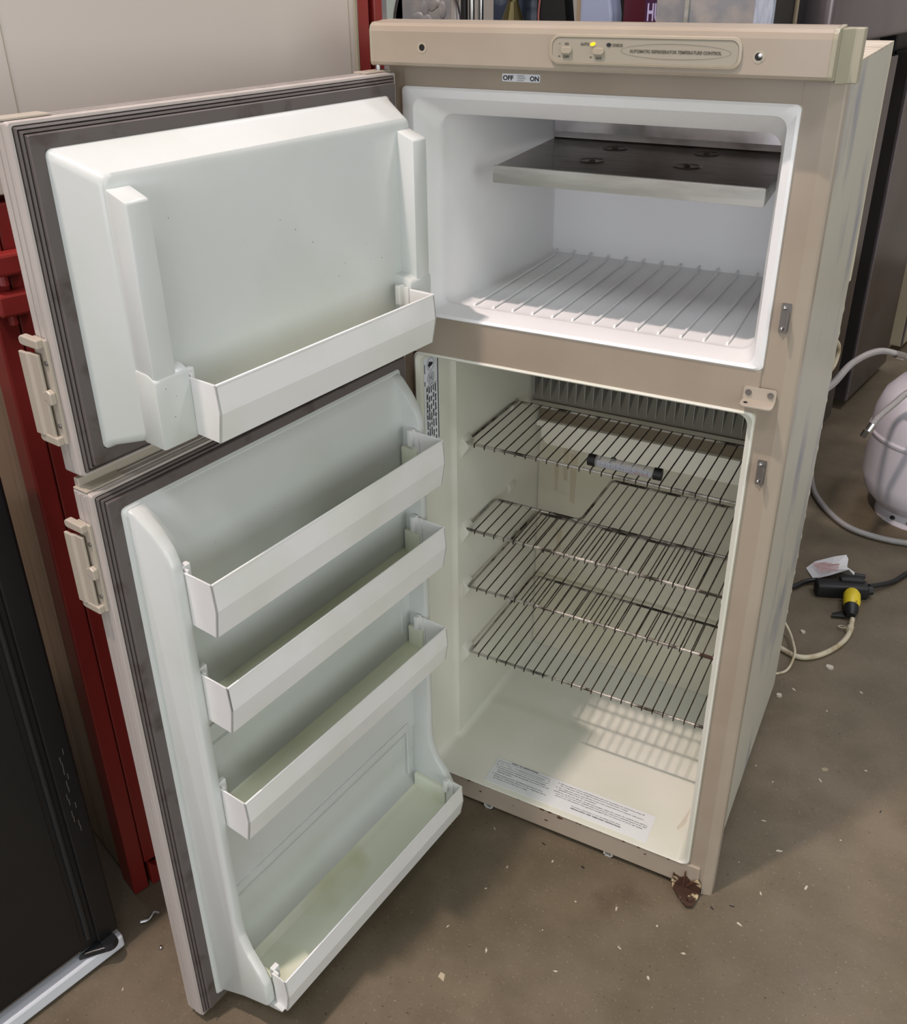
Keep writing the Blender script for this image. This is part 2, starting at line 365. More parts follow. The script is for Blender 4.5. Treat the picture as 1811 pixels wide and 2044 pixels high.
# top rail with control panel
bm = bmesh.new(); prism(bm, [(.004, 1.373), (-.040, 1.373), (-.0445, 1.3745), (-.0458, 1.378), (-.0458, 1.416), (-.0435, 1.4225), (-.038, 1.426), (-.015, 1.4285), (.012, 1.4285), (.012, 1.40), (.004, 1.40)], 0, .002, .596)
rl = obj('top_rail', bm, 'rail', fr)
for a, b_ in ((.0, .0035), (.5945, .6005)):
    bm = bmesh.new(); prism(bm, [(.004, 1.372), (-.040, 1.3725), (-.0448, 1.374), (-.0462, 1.378), (-.0462, 1.4165), (-.0438, 1.4230), (-.038, 1.4267), (.012, 1.4290), (.012, 1.40)], 0, a, b_, bev=.001)
    obj('rail_end', bm, 'cap', rl)
bm = bmesh.new(); prism(bm, [(.6005, -.022), (.6005, .018), (.622, .018), (.622, -.006), (.6135, -.006)], 2, 1.3685, 1.4262, bev=.0012)
obj('corner_cap', bm, 'cap', rl)
for x in (.0815, .5186):
    bm = bmesh.new(); annulus_y(bm, x, -.0462, 1.3971, .0042, .0072, 28); o = obj('screw_hole_rim', bm, 'panelrim', rl); tag(o, 'recessed rim around a screw hole')
    bm = bmesh.new(); disk_y(bm, x, -.0461, -.0459, 1.3971, .0044, rz=.0058); obj('screw_hole', bm, 'black', rl)
bm = bmesh.new(); bmesh.ops.create_icosphere(bm, subdivisions=2, radius=.0024, matrix=Matrix.Translation((.5204, -.0468, 1.3985))); obj('white_plug', bm, 'sticker', rl, smooth=True)
bm = bmesh.new(); y = -.0458
loops(bm, [(.2650, .5005, 1.3825, 1.4170, .012, y), (.2655, .5000, 1.3830, 1.4165, .0115, y-.003), (.2685, .4970, 1.3858, 1.4138, .010, y-.0036), (.2690, .4965, 1.3863, 1.4133, .010, y-.0022)], n=6)
cp = obj('control_panel', bm, 'panelrim', fr, smooth=True)
bm = bmesh.new(); prism(bm, rrect(.2692, .4963, 1.3865, 1.4131, .0098, 6), 1, y-.0026, y-.002); obj('panel_face', bm, 'panelface', cp)
yf = y-.0028
for x, z in ((.2878, 1.3989), (.3294, 1.3987)):
    bm = bmesh.new(); prism(bm, rrect(x-.0072, x+.0072, z-.0041, z+.0041, .0038), 1, yf-.0035, yf, bev=.0008); obj('push_button', bm, 'panelrim', cp)
bm = bmesh.new(); prism(bm, [(.3214+.0033*math.cos(t)*.96-.0019*math.sin(t)*.28, 1.4063+.0033*math.cos(t)*.28+.0019*math.sin(t)*.96) for t in [k*math.pi/9 for k in range(18)]], 1, yf-.001, yf); tag(obj('amber_lamp', bm, 'led', cp), 'small amber lamp, lit')
bm = bmesh.new(); disk_y(bm, .3417, yf-.0006, yf, 1.4059, .0030, rz=.0022); obj('check_lamp', bm, 'ink', cp)
bm = bmesh.new(); X, Zd = (1, 0, 0), (0, 0, 1)
yt = yf-.0003
for s, x, z, h, wd in (('ON', .2849, 1.4048, .0026, .0052), ('OFF', .2838, 1.3900, .0028, .0076), ('AUTO', .3058, 1.4048, .0030, .0112), ('GAS', .3258, 1.3896, .0028, .0076), ('CHECK', .3460, 1.4043, .0030, .0138), ('AUTOMATIC REFRIGERATOR TEMPERATURE CONTROL', .3682, 1.3982, .0033, .1095)):
    text_bm(bm, s, h, (x, yt, z), X, Zd, width=wd, bold=.0002)
for x0, x1, z0, z1 in ((.2768, .2798, 1.4058, 1.4064), (.2768, .2796, 1.3912, 1.3926), (.3180, .3208, 1.3911, 1.3925)):
    bm.faces.new([bm.verts.new(v) for v in ((x0, yt, z0), (x1, yt, z0), (x1, yt, z1), (x0, yt, z1))])
for k in range(64):
    t0, t1 = 2*math.pi*k/64, 2*math.pi*(k+1)/64
    f = lambda t, e: (.4228+(.0652+e)*math.cos(t), yt, 1.3999+(.0080+e)*math.sin(t))
    bm.faces.new([bm.verts.new(v) for v in (f(t0, 0), f(t1, 0), f(t1, .0004), f(t0, .0004))])
obj('panel_lettering', bm, 'panelink', cp)
# OFF / ON switch label
bm = bmesh.new(); prism(bm, rrect(.1785, .2333, 1.3552, 1.3650, .0015), 1, -.0022, -.0015); sl = obj('switch_label', bm, 'sticker', fr)
bm = bmesh.new(); text_bm(bm, 'OFF', .0058, (.1798, -.0024, 1.3570), X, Zd, width=.0152, bold=.0003); text_bm(bm, 'ON', .0058, (.2190, -.0024, 1.3570), X, Zd, width=.0128, bold=.0003)
for i, s in enumerate(('CLIMATE', 'CONTROL', 'SWITCH')): text_bm(bm, s, .0019, (.2004, -.0024, 1.3617-i*.0027), X, Zd, width=(.0108, .0124, .0094)[i])
obj('label_lettering', bm, 'ink', sl)

# freezer compartment
bm = bmesh.new()
loops(bm, [(.0230, .5670, 1.0100, 1.3445, .006, .003), (.0235, .5665, 1.0103, 1.3440, .007, -.004), (.0275, .5630, 1.0125, 1.3410, .010, -.0062), (.040, .5535, 1.0160, 1.3300, .016, -.0030),
           (.0565, .5440, 1.0195, 1.3060, .020, .040), (.0585, .5420, 1.0185, 1.3035, .020, .047), (.0580, .5425, 1.0135, 1.3100, .018, .056), (.0600, .5400, 1.0122, 1.3200, .018, .075), (.0800, .4950, 1.0085, 1.3200, .012, .425), (.0835, .4920, 1.0120, 1.315, .012, .432)], n=6)
fz = obj('freezer_liner', bm, 'white_in', fr, smooth=True)
for k in range(13):
    x0, x1 = .101+k*.0334, .0955+k*.0338*1.0
    x1 = min(x1, .486)
    if x0 > .53: continue
    bm = bmesh.new(); z0, z1 = 1.0142, 1.0112
    tube(bm, [(x0, .066, z0-.004), (x0, .070, z0+.0006), (x0-.0002, .10, z0+.0002), (x1, .405, z1+.0005), (x1, .416, z1+.006), (x1, .426, z1+.007)], .0021, 8)
    obj('floor_rib', bm, 'white_in', fz, smooth=True)
# freezer evaporator shelf
bm = bmesh.new(); prism(bm, [(.108, .122), (.518, .122), (.497, .424), (.083, .424)], 2, 1.2165, 1.2200)
ev = obj('evaporator_plate', bm, 'aluplate', fr)
bm = bmesh.new(); prism(bm, rrect(.1080, .5180, 1.1965, 1.2225, .003), 1, .1165, .1220, bev=.0008); obj('plate_front_lip', bm, 'alu', ev)
bm = bmesh.new(); prism(bm, [(.424, 1.2165), (.418, 1.222), (.4205, 1.232), (.423, 1.31), (.4265, 1.31), (.4265, 1.2165)], 0, .083, .497); obj('plate_back', bm, 'braid2', ev)
bm = bmesh.new(); prism(bm, [(.514, .122), (.518, .122), (.497, .424), (.493, .424)], 2, 1.1990, 1.2165); obj('plate_side', bm, 'alu', ev)
for x, yy, up_ in ((.2215, .3509, 0), (.2268, .2284, 1), (.3729, .3614, 0), (.3749, .2405, 1)):
    bm = bmesh.new()
    lathe(bm, [(.0215, 1.2201), (.0190, 1.2216), (.0165, 1.2206), (.006, 1.2212), (.0028, 1.2240), (.0001, 1.2244)], (x, yy, 0), 28)
    o = obj('dimple', bm, 'aluplate', ev, smooth=True)

# fridge compartment
bm = bmesh.new()
loops(bm, [(.0300, .5670, .0635, .9500, .010, .003), (.0305, .5665, .0640, .9495, .010, -.006), (.0335, .5640, .0645, .9470, .012, -.0075), (.0395, .5575, .0648, .9440, .016, -.004),
           (.0450, .5520, .0645, .9430, .016, .083), (.0470, .5500, .0645, .9440, .016, .088), (.0530, .5480, .0645, .9460, .016, .094), (.0630, .5380, .0645, .9460, .016, .438), (.066, .535, .069, .943, .016, .446)], n=6)
fc = obj('fridge_liner', bm, 'cream_in', fr, smooth=True)
for (zs, ys) in ((.7395, (.110, .305)), (.560, (.110, .30)), (.432, (.110, .31)), (.2755, (.110, .31))):
    for yy in ys:
        for sx in (1, -1):
            bm = bmesh.new(); x = .052 if sx == 1 else .549
            d = sx*(.014 if sx == 1 else .012)
            prism(bm, [(x, zs-.034), (x, zs+.016), (x+d*.25, zs+.008), (x+d, zs-.0036), (x+d, zs-.010), (x+d*.3, zs-.026)] if sx == 1 else [(x, zs-.034), (x+d*.3, zs-.026), (x+d, zs-.010), (x+d, zs-.0036), (x+d*.25, zs+.008), (x, zs+.016)], 1, yy, yy+.030, bev=.0022)
            obj('shelf_support', bm, 'cream_in', fc, smooth=True)
# fins
ef = obj('evaporator_block', B(.068, .534, .430, .444, .735, .9455), 'fingap', fr)
for k in range(26):
    x = .0735+k*.0179
    bm = bmesh.new(); prism(bm, [(.385, .728), (.430, .766), (.430, .944), (.385, .944)], 0, x-.0006, x+.0006); obj('fin', bm, 'fin', ef)
bm = bmesh.new(); prism(bm, [(.444, .760), (.430, .756), (.400, .712), (.398, .716), (.394, .716), (.394, .706), (.400, .702), (.444, .702)], 0, .066, .534); obj('drip_tray', bm, 'tray', fr)
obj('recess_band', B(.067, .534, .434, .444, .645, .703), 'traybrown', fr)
bm = bmesh.new(); prism(bm, [(.064, .658), (.536, .658), (.536, .606), (.092, .606), (.083, .611), (.077, .622), (.074, .645), (.064, .645)], 1, .424, .444, bev=.002); bk = obj('back_ledge_panel', bm, 'ledgewhite', fr, smooth=True)
bm = bmesh.new(); prism(bm, rrect(.0665, .5345, .072, .606, .012), 1, .441, .445); obj('back_wall_shade', bm, 'backwall', fc)  # sheet added over the liner, its tone stands for shade below the ledge
bm = bmesh.new(); disk_y(bm, .2365, .4235, .4255, .6055, .0062, rz=.005); obj('drain_hole', bm, 'black', bk)

# wire shelves
def wire_shelf(z, ydepth, notch=None, x0=.0585):
    x1, y0 = .5400, .1155
    bm = bmesh.new(); r = .0028
    y1 = ydepth
    def corner(cx, cy, a0, rad=.02, n=5):
        return [(cx+rad*math.cos(math.radians(a0+90*k/n)), cy+rad*math.sin(math.radians(a0+90*k/n)), z) for k in range(n+1)]
    if notch:
        nx, ny = notch
        pts = [(x0+.001, y0, z), (x1, y0, z)] + corner(x1-.012, y1-.012, 0, .012) + corner(nx+.010, y1-.010, 90, .010) + [(nx, ny+.012, z), (nx-.004, ny+.003, z), (nx-.012, ny, z)] + corner(x0+.012, ny-.012, 90, .012)
    else:
        pts = [(x0+.001, y0, z), (x1, y0, z)] + corner(x1-.014, y1-.014, 0, .014) + corner(x0+.014+.004, y1-.014, 90, .014)
    tube(bm, pts, r, 8, closed=True)
    if notch: tube(bm, [(notch[0]-.01, notch[1], z-.001), (x1, notch[1]+.001, z-.001)], r*.8, 8)
    sh = obj('wire_shelf', bm, 'wire', fr, smooth=True)
    tube_ = None
    n = 23
    for k in range(n):
        x = x0+.0198+k*.0198
        if x > x1-.006: break
        ye = (notch[1] if notch and x < notch[0] else y1)
        bm = bmesh.new(); zz = z+.0028
        tube(bm, [(x, y0-.0035, z-.0045), (x, y0-.0030, zz-.001), (x, y0+.003, zz), (x, ye-.002, zz), (x, ye+.001, z+.001)], .00125, 6)
        obj('shelf_wire', bm, 'wiredark', sh, smooth=True)
    return sh
sh1 = wire_shelf(.7395, .3215); sh2 = wire_shelf(.560, .417, (.2390, .2400), x0=.059); sh3 = wire_shelf(.432, .432, x0=.064); sh4 = wire_shelf(.2755, .418, x0=.068)
tag(sh1, 'uppermost wire shelf, short, dark crust on its front bar'); tag(sh2, 'wire shelf with a rectangular notch at the back left')
bm = bmesh.new(); tube(bm, [(.514, .1155, .432), (.5400, .1155, .432)], .0032, 8); obj('rusty_bar_end', bm, 'rust', sh3)

# start up instructions sticker on the compartment floor
zs = .0652
bm = bmesh.new(); prism(bm, [(.1535, .0065), (.4835, .0065), (.4835, .0735), (.1535, .0735)], 2, zs-.0006, zs); st = obj('instruction_sticker', bm, 'clearsticker', fr)
bm = bmesh.new(); zt = zs+.0003; Yd = (0, 1, 0)
text_bm(bm, 'START  UP  INSTRUCTIONS', .0026, (.186, .0695, zt), X, Yd, width=.056, bold=.0002)
left = ['1.  Press the main power ON/OFF button (1) to the down position.', '     The control system will automatically select between AC and', '     GAS operation.', '2.  AUTO operation: Press the AUTO/GAS button (2) to the down', '     position, the AUTO lamp will come on. The refrigerator will run', '     to a factory preset temperature setting.']
wl = [.108, .110, .032, .108, .112, .074]
for i, s in enumerate(left): text_bm(bm, s, .0021, (.1600, .0475-i*.0052-(.002 if i > 2 else 0), zt), X, Yd, width=wl[i], bold=.00008)
right = ['3.  GAS operation: Press the AUTO/GAS button (2) to the up position, the AUTO lamp will go off.', '     The refrigerator will run on gas to a factory preset temperature setting.', '4.  The refrigerator may be shut off while in any mode of operation by pressing the main power', '     ON/OFF button (1) to the up position.', 'NOTE: Due to air in the gas line, the gas may not ignite within 45 seconds. The CHECK lamp will then', '     come on. To reset when the CHECK lamp is on, press the main power ON/OFF button to the OFF', '     and then the ON position. If the gas does not ignite after several tries, check the gas supply.']
wr = [.176, .138, .178, .078, .188, .182, .176]
for i, s in enumerate(right): text_bm(bm, s, .0021, (.2870, .0650-i*.0050-(.001 if i > 1 else 0)-(.001 if i > 3 else 0), zt), X, Yd, width=wr[i], bold=.00008)
text_bm(bm, 'For further information see the operating section of the', .0021, (.332, .0225, zt), X, Yd, width=.098, bold=.00008)
text_bm(bm, 'INSTALLATION  AND  OPERATING  INSTRUCTIONS.', .0023, (.332, .0172, zt), X, Yd, width=.100, bold=.0002)
def flatline(bm, pts, z, t):
    n = len(pts)
    for i in range(n):
        a, b_ = Vector((*pts[i], z)), Vector((*pts[(i+1) % n], z)); d = (b_-a)
        if d.length < 1e-7: continue
        q = Vector((-d.y, d.x, 0)).normalized()*t/2; bm.faces.new([bm.verts.new(v) for v in (a-q, b_-q, b_+q, a+q)])
flatline(bm, rrect(.1585, .2700, .0535, .0665, .0045), zt, .0005)
flatline(bm, [(.2325+.029*math.cos(2*math.pi*k/28), .0595+.0030*math.sin(2*math.pi*k/28)) for k in range(28)], zt, .0003)
flatline(bm, [(.2325+.025*math.cos(2*math.pi*k/28), .0595+.0010*math.sin(2*math.pi*k/28)) for k in range(28)], zt, .0003)
for x, yy in ((.1680, .0610), (.1870, .0580)):
    flatline(bm, rrect(x-.0028, x+.0028, yy-.0016, yy+.0016, .0012), zt, .0003)
    for dx in (-.0055, 0): text_bm(bm, '-' if dx else 'o', .0014, (x+dx, yy-.004, zt), X, Yd)
for x, yy in ((.176, .0615), (.196, .0603)): flatline(bm, [(x, yy), (x+.009, yy)], zt, .0005)
obj('sticker_lettering', bm, 'stickerink', st)

M['stain_y'] = clear('faint_rust_stain', (190, 150, 90), .15, .4)
bm = bmesh.new()
for pts in ([(.543, .155), (.547, .150), (.541, .115), (.536, .080), (.528, .062), (.524, .066), (.529, .088), (.534, .120)],):
    bm.faces.new([bm.verts.new((x, y_, .0651)) for x, y_ in pts])
obj('floor_stain', bm, 'stain_y', fc)
for x, za, zb, w_ in ((.128, .600, .520, .014), (.146, .590, .470, .017), (.108, .560, .490, .010), (.120, .40, .32, .014)):
    bm = bmesh.new(); bm.faces.new([bm.verts.new(p) for p in ((x-w_/2, .4404, za), (x+w_/2, .4404, za-.004), (x+w_*.3, .4404, zb), (x-w_*.3, .4404, zb+.004))])
    obj('wall_stain', bm, 'stain_y', fc)
# rating label on the left jamb
def jx(y): return .0397+.0055*(y+.004)/.087+.0004
bm = bmesh.new(); ya, yb, za, zb = .006, .050, .772, .934
v = [bm.verts.new(p) for p in ((jx(ya), ya, za), (jx(yb), yb, za), (jx(yb), yb, zb), (jx(ya), ya, zb))]; bm.faces.new(v)
rlab = obj('rating_label', bm, 'sticker', fr)
bm = bmesh.new()
def lab(y0, y1, z0, z1):
    e = .0003; bm.faces.new([bm.verts.new(p) for p in ((jx(y0)+e, y0, z0), (jx(y1)+e, y1, z0), (jx(y1)+e, y1, z1), (jx(y0)+e, y0, z1))])
def labring(cy, cz, r, t=.0006):
    for k in range(28):
        a0, a1 = 2*math.pi*k/28, 2*math.pi*(k+1)/28
        ps = [(cy+q*math.cos(a), cz+q*math.sin(a)) for q, a in ((r-t/2, a0), (r+t/2, a0), (r+t/2, a1), (r-t/2, a1))]
        bm.faces.new([bm.verts.new((jx(p[0])+.0003, p[0], p[1])) for p in ps])
labring(.026, .918, .0105); labring(.026, .894, .0105); labring(.026, .894, .0080, .0005)
bm.faces.new([bm.verts.new((jx(p[0])+.0004, p[0], p[1])) for p in ((.021, .924), (.020, .920), (.017, .918), (.020, .9155), (.021, .911), (.024, .914), (.030, .915), (.0335, .918), (.030, .9205), (.024, .922))])
for yy in (.022, .026, .030): lab(yy-.0006, yy+.0006, .888, .900)
lab(.022, .030, .8935, .8945)
lab(.046, .0485, .776, .932)
lab(.0075, .0095, .906, .922); lab(.0075, .0095, .884, .892)
random.seed(3)
for col, yy in enumerate((.0145, .0205, .0265, .0325, .0395)):
    z = .880
    while z > .778:
        ln = random.uniform(.005, .016); lab(yy-.0014, yy+.0014, max(z-ln, .776), z); z -= ln+random.uniform(.002, .006)
for zz in (.882, .858, .833, .822): lab(.012, .044, zz, zz+.0006)
for yy in (.0115, .0175, .0360): lab(yy, yy+.0005, .822, .882)
obj('rating_label_print', bm, 'ink', rlab)

# ---------------------------------------------------------------- doors
def bin_rail(parent, s0, s1, o_in, o_out, z0, z1, name='door_bin'):
    """fence-like bin front with two returns and hooks; local s,off,z"""
    bm = bmesh.new(); t = .0022; h = z1-z0
    prof = [(o_out, z1), (o_out+.0030, z1-h*.48), (o_out-.0035, z0), (o_out-.0035-t, z0), (o_out+.003-t, z1-h*.48), (o_out-t, z1)]
    prism(bm, prof, 0, s0, s1)
    for a, b_ in ((s0, s0+t), (s1-t, s1)):
        prism(bm, [(o_in, z1), (o_out, z1), (o_out+.0030, z1-h*.48), (o_out-.0035, z0), (o_in+.002, z0+.002)], 0, a, b_)
    prism(bm, [(o_in+.004, z0+.001), (o_out-.006, z0), (o_out-.006, z0+.002), (o_in+.004, z0+.003)], 0, s0+.001, s1-.001)
    o = obj(name, bm, 'bin', parent)
    bm = bmesh.new()   # rolled lip
    tube(bm, [(s0+.0008, o_in, z1), (s0+.0008, o_out-.0006, z1), (s1-.0008, o_out-.0006, z1), (s1-.0008, o_in, z1)], .0017, 6); obj('bin_lip', bm, 'bin', o)
    for a, b_, d in ((s0+.002, s0+.014, 1), (s1-.014, s1-.002, -1)):
        bm = bmesh.new(); box(bm, a, b_, o_in-.006, o_in+.002, z1-.020, z1+.007, bev=.0012); box(bm, a if d > 0 else b_-.003, a+.003 if d > 0 else b_, o_in-.006, o_in+.010, z0+.01, z1+.004)
        obj('bin_hook', bm, 'bin', o)
    return o
def door(name, theta, z0, z1, label=None):
    root = bpy.data.objects.new('t', None); bpy.data.objects.remove(root)
    bm = bmesh.new(); box(bm, 0, .578, -.034, -.003, z0, z1, bev=.0025)
    loops(bm, [(0.0005, .5775, z0+.0005, z1-.0005, .003, -.004), (0.0008, .5772, z0+.0008, z1-.0008, .003, 0), (.0035, .5745, z0+.0035, z1-.0035, .003, .0004), (.0045, .5735, z0+.0045, z1-.0045, .003, -.002)], cap=False, n=3)
    for oo in (-.012, -.022):   # moulding lines on the edge
        box(bm, .5775, .5792, oo-.0012, oo+.0012, z0+.004, z1-.004)
        box(bm, .004, .574, oo-.0012, oo+.0012, z1-.0005, z1+.0012); box(bm, .004, .574, oo-.0012, oo+.0012, z0-.0008, z0+.0005)
    d = obj(name, bm, 'doorskin', fr); d.location = (.0281, -.0286, 0); d.rotation_euler = (0, 0, -theta)
    if label: d['label'] = label
    bm = bmesh.new()
    P = [(.0045, -.003), (.0050, .0015), (.0070, .0030), (.0076, -.0015), (.0082, -.0015), (.0088, .0046), (.0108, .0054), (.0114, .0010), (.0119, .0010), (.0124, .0082), (.0132, .0096), (.0272, .0094), (.0285, .0085), (.0290, .002)]
    loops(bm, [(i, .578-i, z0+i, z1-i, .0008, o) for i, o in P], cap=False, n=1)
    obj('gasket', bm, 'gasket', d)
    return d
def handle(d, za, zb):
    bm = bmesh.new(); prism(bm, [(-.010, za), (-.033, za-.001), (-.033, zb+.001), (-.010, zb)], 0, .5785, .5825, bev=.001)
    h = obj('handle_plate', bm, 'handle', d); tag(h, 'greige latch handle on the door edge')
    L_ = zb-za
    for z in (zb-.004, za+.004):
        bm = bmesh.new(); prism(bm, [(-.014, z-.005), (-.014, z+.005), (-.043, z+.006), (-.047, z+.003), (-.047, z-.003), (-.043, z-.005)], 0, .5815, .5900, bev=.0014); obj('handle_bracket', bm, 'handle', h)
    bm = bmesh.new(); z_a, z_b = za+.008, zb-.016
    prism(bm, [(.5875, -.050), (.5915, -.050), (.5915, -.037), (.5890, -.033), (.5890, -.019), (.5855, -.019), (.5855, -.035), (.5875, -.039)], 2, z_a, z_b, bev=.0010); obj('handle_paddle', bm, 'handle', h)
    for z in (za+.022, zb-.026):
        bm = bmesh.new(); prism(bm, [(-.0145+.0028*math.cos(k*.52), z+.0028*math.sin(k*.52)) for k in range(12)], 0, .5825, .5842, bev=.0004); obj('screw', bm, 'screw', h)
    zm = (za+zb)/2-.004
    bm = bmesh.new(); prism(bm, [(-.024, zm+.006), (-.016, zm+.009), (-.010, zm+.006), (-.010, zm-.007), (-.016, zm-.009), (-.019, zm-.004), (-.024, zm-.004)], 0, .5825, .5895, bev=.0012); obj('latch_tongue', bm, 'handle', h)

TH1, TH2 = 1.7050, 1.6922
d1 = door('freezer_door', TH1, .986, 1.364, 'upper door, shorter, one bin, dark grey gasket')
bm = bmesh.new()
loops(bm, [(.0270, .5510, 1.0130, 1.3370, .008, .002), (.0270, .5510, 1.0130, 1.3370, .008, .010), (.0290, .5490, 1.0150, 1.3350, .010, .0135), (.0310, .5470, 1.0170, 1.3325, .010, .018), (.0480, .5320, 1.0270, 1.3165, .012, .057), (.0500, .5300, 1.0290, 1.3150, .012, .061), (.0540, .5265, 1.0330, 1.3110, .010, .063)], n=5)
obj('door_liner', bm, 'white', d1, smooth=True)
for s in (0, 1):   # upright ridges
    bm = bmesh.new()
    S = (lambda v: v) if s == 0 else (lambda v: .578-v)
    def ridge(so, si, za, zb, top=1):
        pts = [(.058, za), (.090, za-.003), (.090, zb-.012*top), (.058, zb)]
        a, b_ = S(so), S(si)
        prism(bm, pts, 0, min(a, b_), max(a, b_), bev=.0028)
    ridge(.5285, .4990, 1.060, 1.3030)
    obj('liner_ridge', bm, 'white', d1, smooth=True); bm = bmesh.new()
    pts = [(.056, 1.0270), (.0915, 1.0250), (.0915, 1.1060), (.080, 1.1120), (.056, 1.1140)]; a, b_ = S(.5300), S(.4830); prism(bm, pts, 0, min(a, b_), max(a, b_), bev=.0028)
    obj('ridge_foot', bm, 'white', d1, smooth=True)
bin_rail(d1, .0945, .4835, .080, .1310, 1.0265, 1.0950)
obj('bin_floor', B(.099, .479, .060, .123, 1.0290, 1.0320), 'tray_white', d1)
handle(d1, 1.0265, 1.1475)
d2 = door('fridge_door', TH2, .0194, .965, 'lower door, taller, four bins')
bm = bmesh.new()
# base skirt
loops(bm, [(.0270, .5510, .0470, .9385, .008, .002), (.0270, .5510, .0470, .9385, .008, .0095), (.0300, .5480, .0500, .9355, .010, .0130), (.0400, .5400, .060, .925, .010, .0130)], cap=True, n=5)
obj('door_liner', bm, 'white', d2, smooth=True)
prof = [(.010, .936), (.022, .930), (.044, .910), (.060, .888), (.067, .868), (.068, .840), (.068, .240), (.070, .215), (.082, .185), (.104, .155), (.113, .138), (.1155, .120), (.1155, .094), (.110, .088), (.060, .070), (.010, .056)]
for s in (0, 1):
    bm = bmesh.new(); so = [-(min(o, .068)-.01)*.16 for o, z in prof]; si = [-(min(o, .068)-.01)*.05 for o, z in prof]
    if s == 0: prism(bm, prof, 0, .5230, .5455, bev=.0045, off0=si, off1=so)
    else: prism(bm, prof, 0, .578-.5230, .578-.5455, bev=.0045, off0=[-v for v in si], off1=[-v for v in so])
    obj('liner_wing', bm, 'white', d2, smooth=True)
bm = bmesh.new()
pp = [(.010, .936), (.018, .930), (.026, .912), (.0285, .898), (.0335, .888), (.034, .860), (.034, .590), (.030, .588), (.030, .548), (.034, .546), (.034, .245), (.030, .243), (.030, .190), (.028, .185), (.028, .120), (.036, .100), (.050, .092), (.134, .0862), (.134, .0842), (.110, .0755), (.010, .056)]
prism(bm, pp, 0, .050, .527); obj('liner_back_panel', bm, 'white', d2, smooth=True)
for za, zb in ((.600, .470), (.262, .140)):   # moulded frames on the back panel
    bm = bmesh.new(); box(bm, .078, .0805, .0335, .0362, zb, za, bev=.0008); box(bm, .078, .500, .0335, .0362, za, za+.003, bev=.0008); box(bm, .082, .500, .0335, .0350, za-.022, za-.020, bev=.0005); obj('panel_moulding', bm, 'white', d2)
bm = bmesh.new(); prism(bm, [(.020, .9335), (.044, .9120), (.044, .9080), (.020, .9290)], 0, .055, .20, bev=.001); bm.free()
for z in (.785, .6325, .4385):
    bm = bmesh.new(); prism(bm, [(.030, z-.001), (.030, z+.009), (.036, z+.0035), (.048, z+.0012), (.104, z), (.104, z-.001)], 0, .0605, .5175); obj('bin_ledge', bm, 'ledge', d2, smooth=True)
bm = bmesh.new(); prism(bm, [(.034, .103), (.048, .0945), (.134, .0882), (.134, .0864), (.048, .0915)], 0, .054, .5175); obj('bin_ledge', bm, 'tray_white', d2)
for z in (.785, .6325, .4385, .089):   # short ribs where the bins sit
    bm = bmesh.new(); oo = .068 if z > .2 else .108
    for a, b_ in ((.054, .066), (.508, .5175)):
        bm = bmesh.new(); box(bm, a, b_, .036, oo, z, z+.042, bev=.003); obj('bin_rest', bm, 'tray_white', d2, smooth=True)
for za, zb in ((.7770, .8535), (.6255, .6995), (.4325, .5015)): bin_rail(d2, .0575, .5205, .060, .1127, za, zb)
bin_rail(d2, .0575, .5205, .115, .1422, .083, .1520)
handle(d2, .8035, .9245)
bm = bmesh.new(); box(bm, .004, .574, -.034, -.026, .9652, .9775, bev=.001); obj('top_trim', bm, 'handle', d2)
# hinge fittings on the door ends
for d, z, s in ((d1, 1.3645, 1), (d2, .9655, 1)):
    for a, b_ in ((.525, .578), (0, .05)): obj('end_cap', B(a, b_, -.032, -.008, z, z+.0022, bev=.0006), 'handle', d)
bm = bmesh.new(); tube(bm, [(.012, -.020, 1.355), (.012, -.020, 1.385)], .0035, 10); obj('hinge_pin', bm, 'screw', d1)

# small dark specks and scuffs on the white plastic
random.seed(11)
def specks(parent, n, s0, s1, off, z0, z1):
    bm = bmesh.new()
    for k in range(n):
        s_, z_, r_ = random.uniform(s0, s1), random.uniform(z0, z1), random.uniform(.0003, .0007); a = random.uniform(0, 3)
        pts = [(s_+r_*(1.6 if j % 2 else .8)*math.cos(a+j*1.05), off, z_+r_*random.uniform(.6, 1.4)*math.sin(a+j*1.05)) for j in range(6)]
        bm.faces.new([bm.verts.new(p) for p in pts])
    tag(obj('dirt_specks', bm, 'rustspot', parent), kind='stuff')
specks(d1, 16, .12, .47, .0633, 1.10, 1.30); specks(d1, 3, .486, .525, .0918, 1.035, 1.10)
specks(d2, 9, .10, .48, .0343, .80, .87); specks(d2, 6, .10, .48, .0343, .27, .40)
# ---------------------------------------------------------------- thermometer on the top wire shelf
th = thing('fridge_thermometer', 'clear tube thermometer with dark end caps lying on the top wire shelf', 'thermometer', (.2875, .1270, .7395+.0042+.0103))
r = .0103
bm = bmesh.new(); tube(bm, [(.0, 0, 0), (.013, 0, 0)], r, 20); obj('end_cap', bm, 'black', th, smooth=True)
bm = bmesh.new(); tube(bm, [(.113, 0, 0), (.126, .001, 0)], r, 20); obj('end_cap', bm, 'black', th, smooth=True)
bm = bmesh.new(); tube(bm, [(.0135, 0, 0), (.1125, 0, 0)], r*.93, 20); obj('clear_tube', bm, 'clear', th, smooth=True)
bm = bmesh.new(); box(bm, .016, .110, -.0055, -.0045, -.006, .004); sc = obj('scale_card', bm, 'paleblue', th)
bm = bmesh.new()
for k in range(19): box(bm, .022+k*.0045, .0228+k*.0045, -.0060, -.0056, -.004, -.001 if k % 2 else .001)
obj('scale_marks', bm, 'ink', sc)
bm = bmesh.new(); box(bm, .080, .104, -.0061, -.0056, -.0050, -.0030); tag(obj('red_column', bm, 'redink', sc), 'short red column')

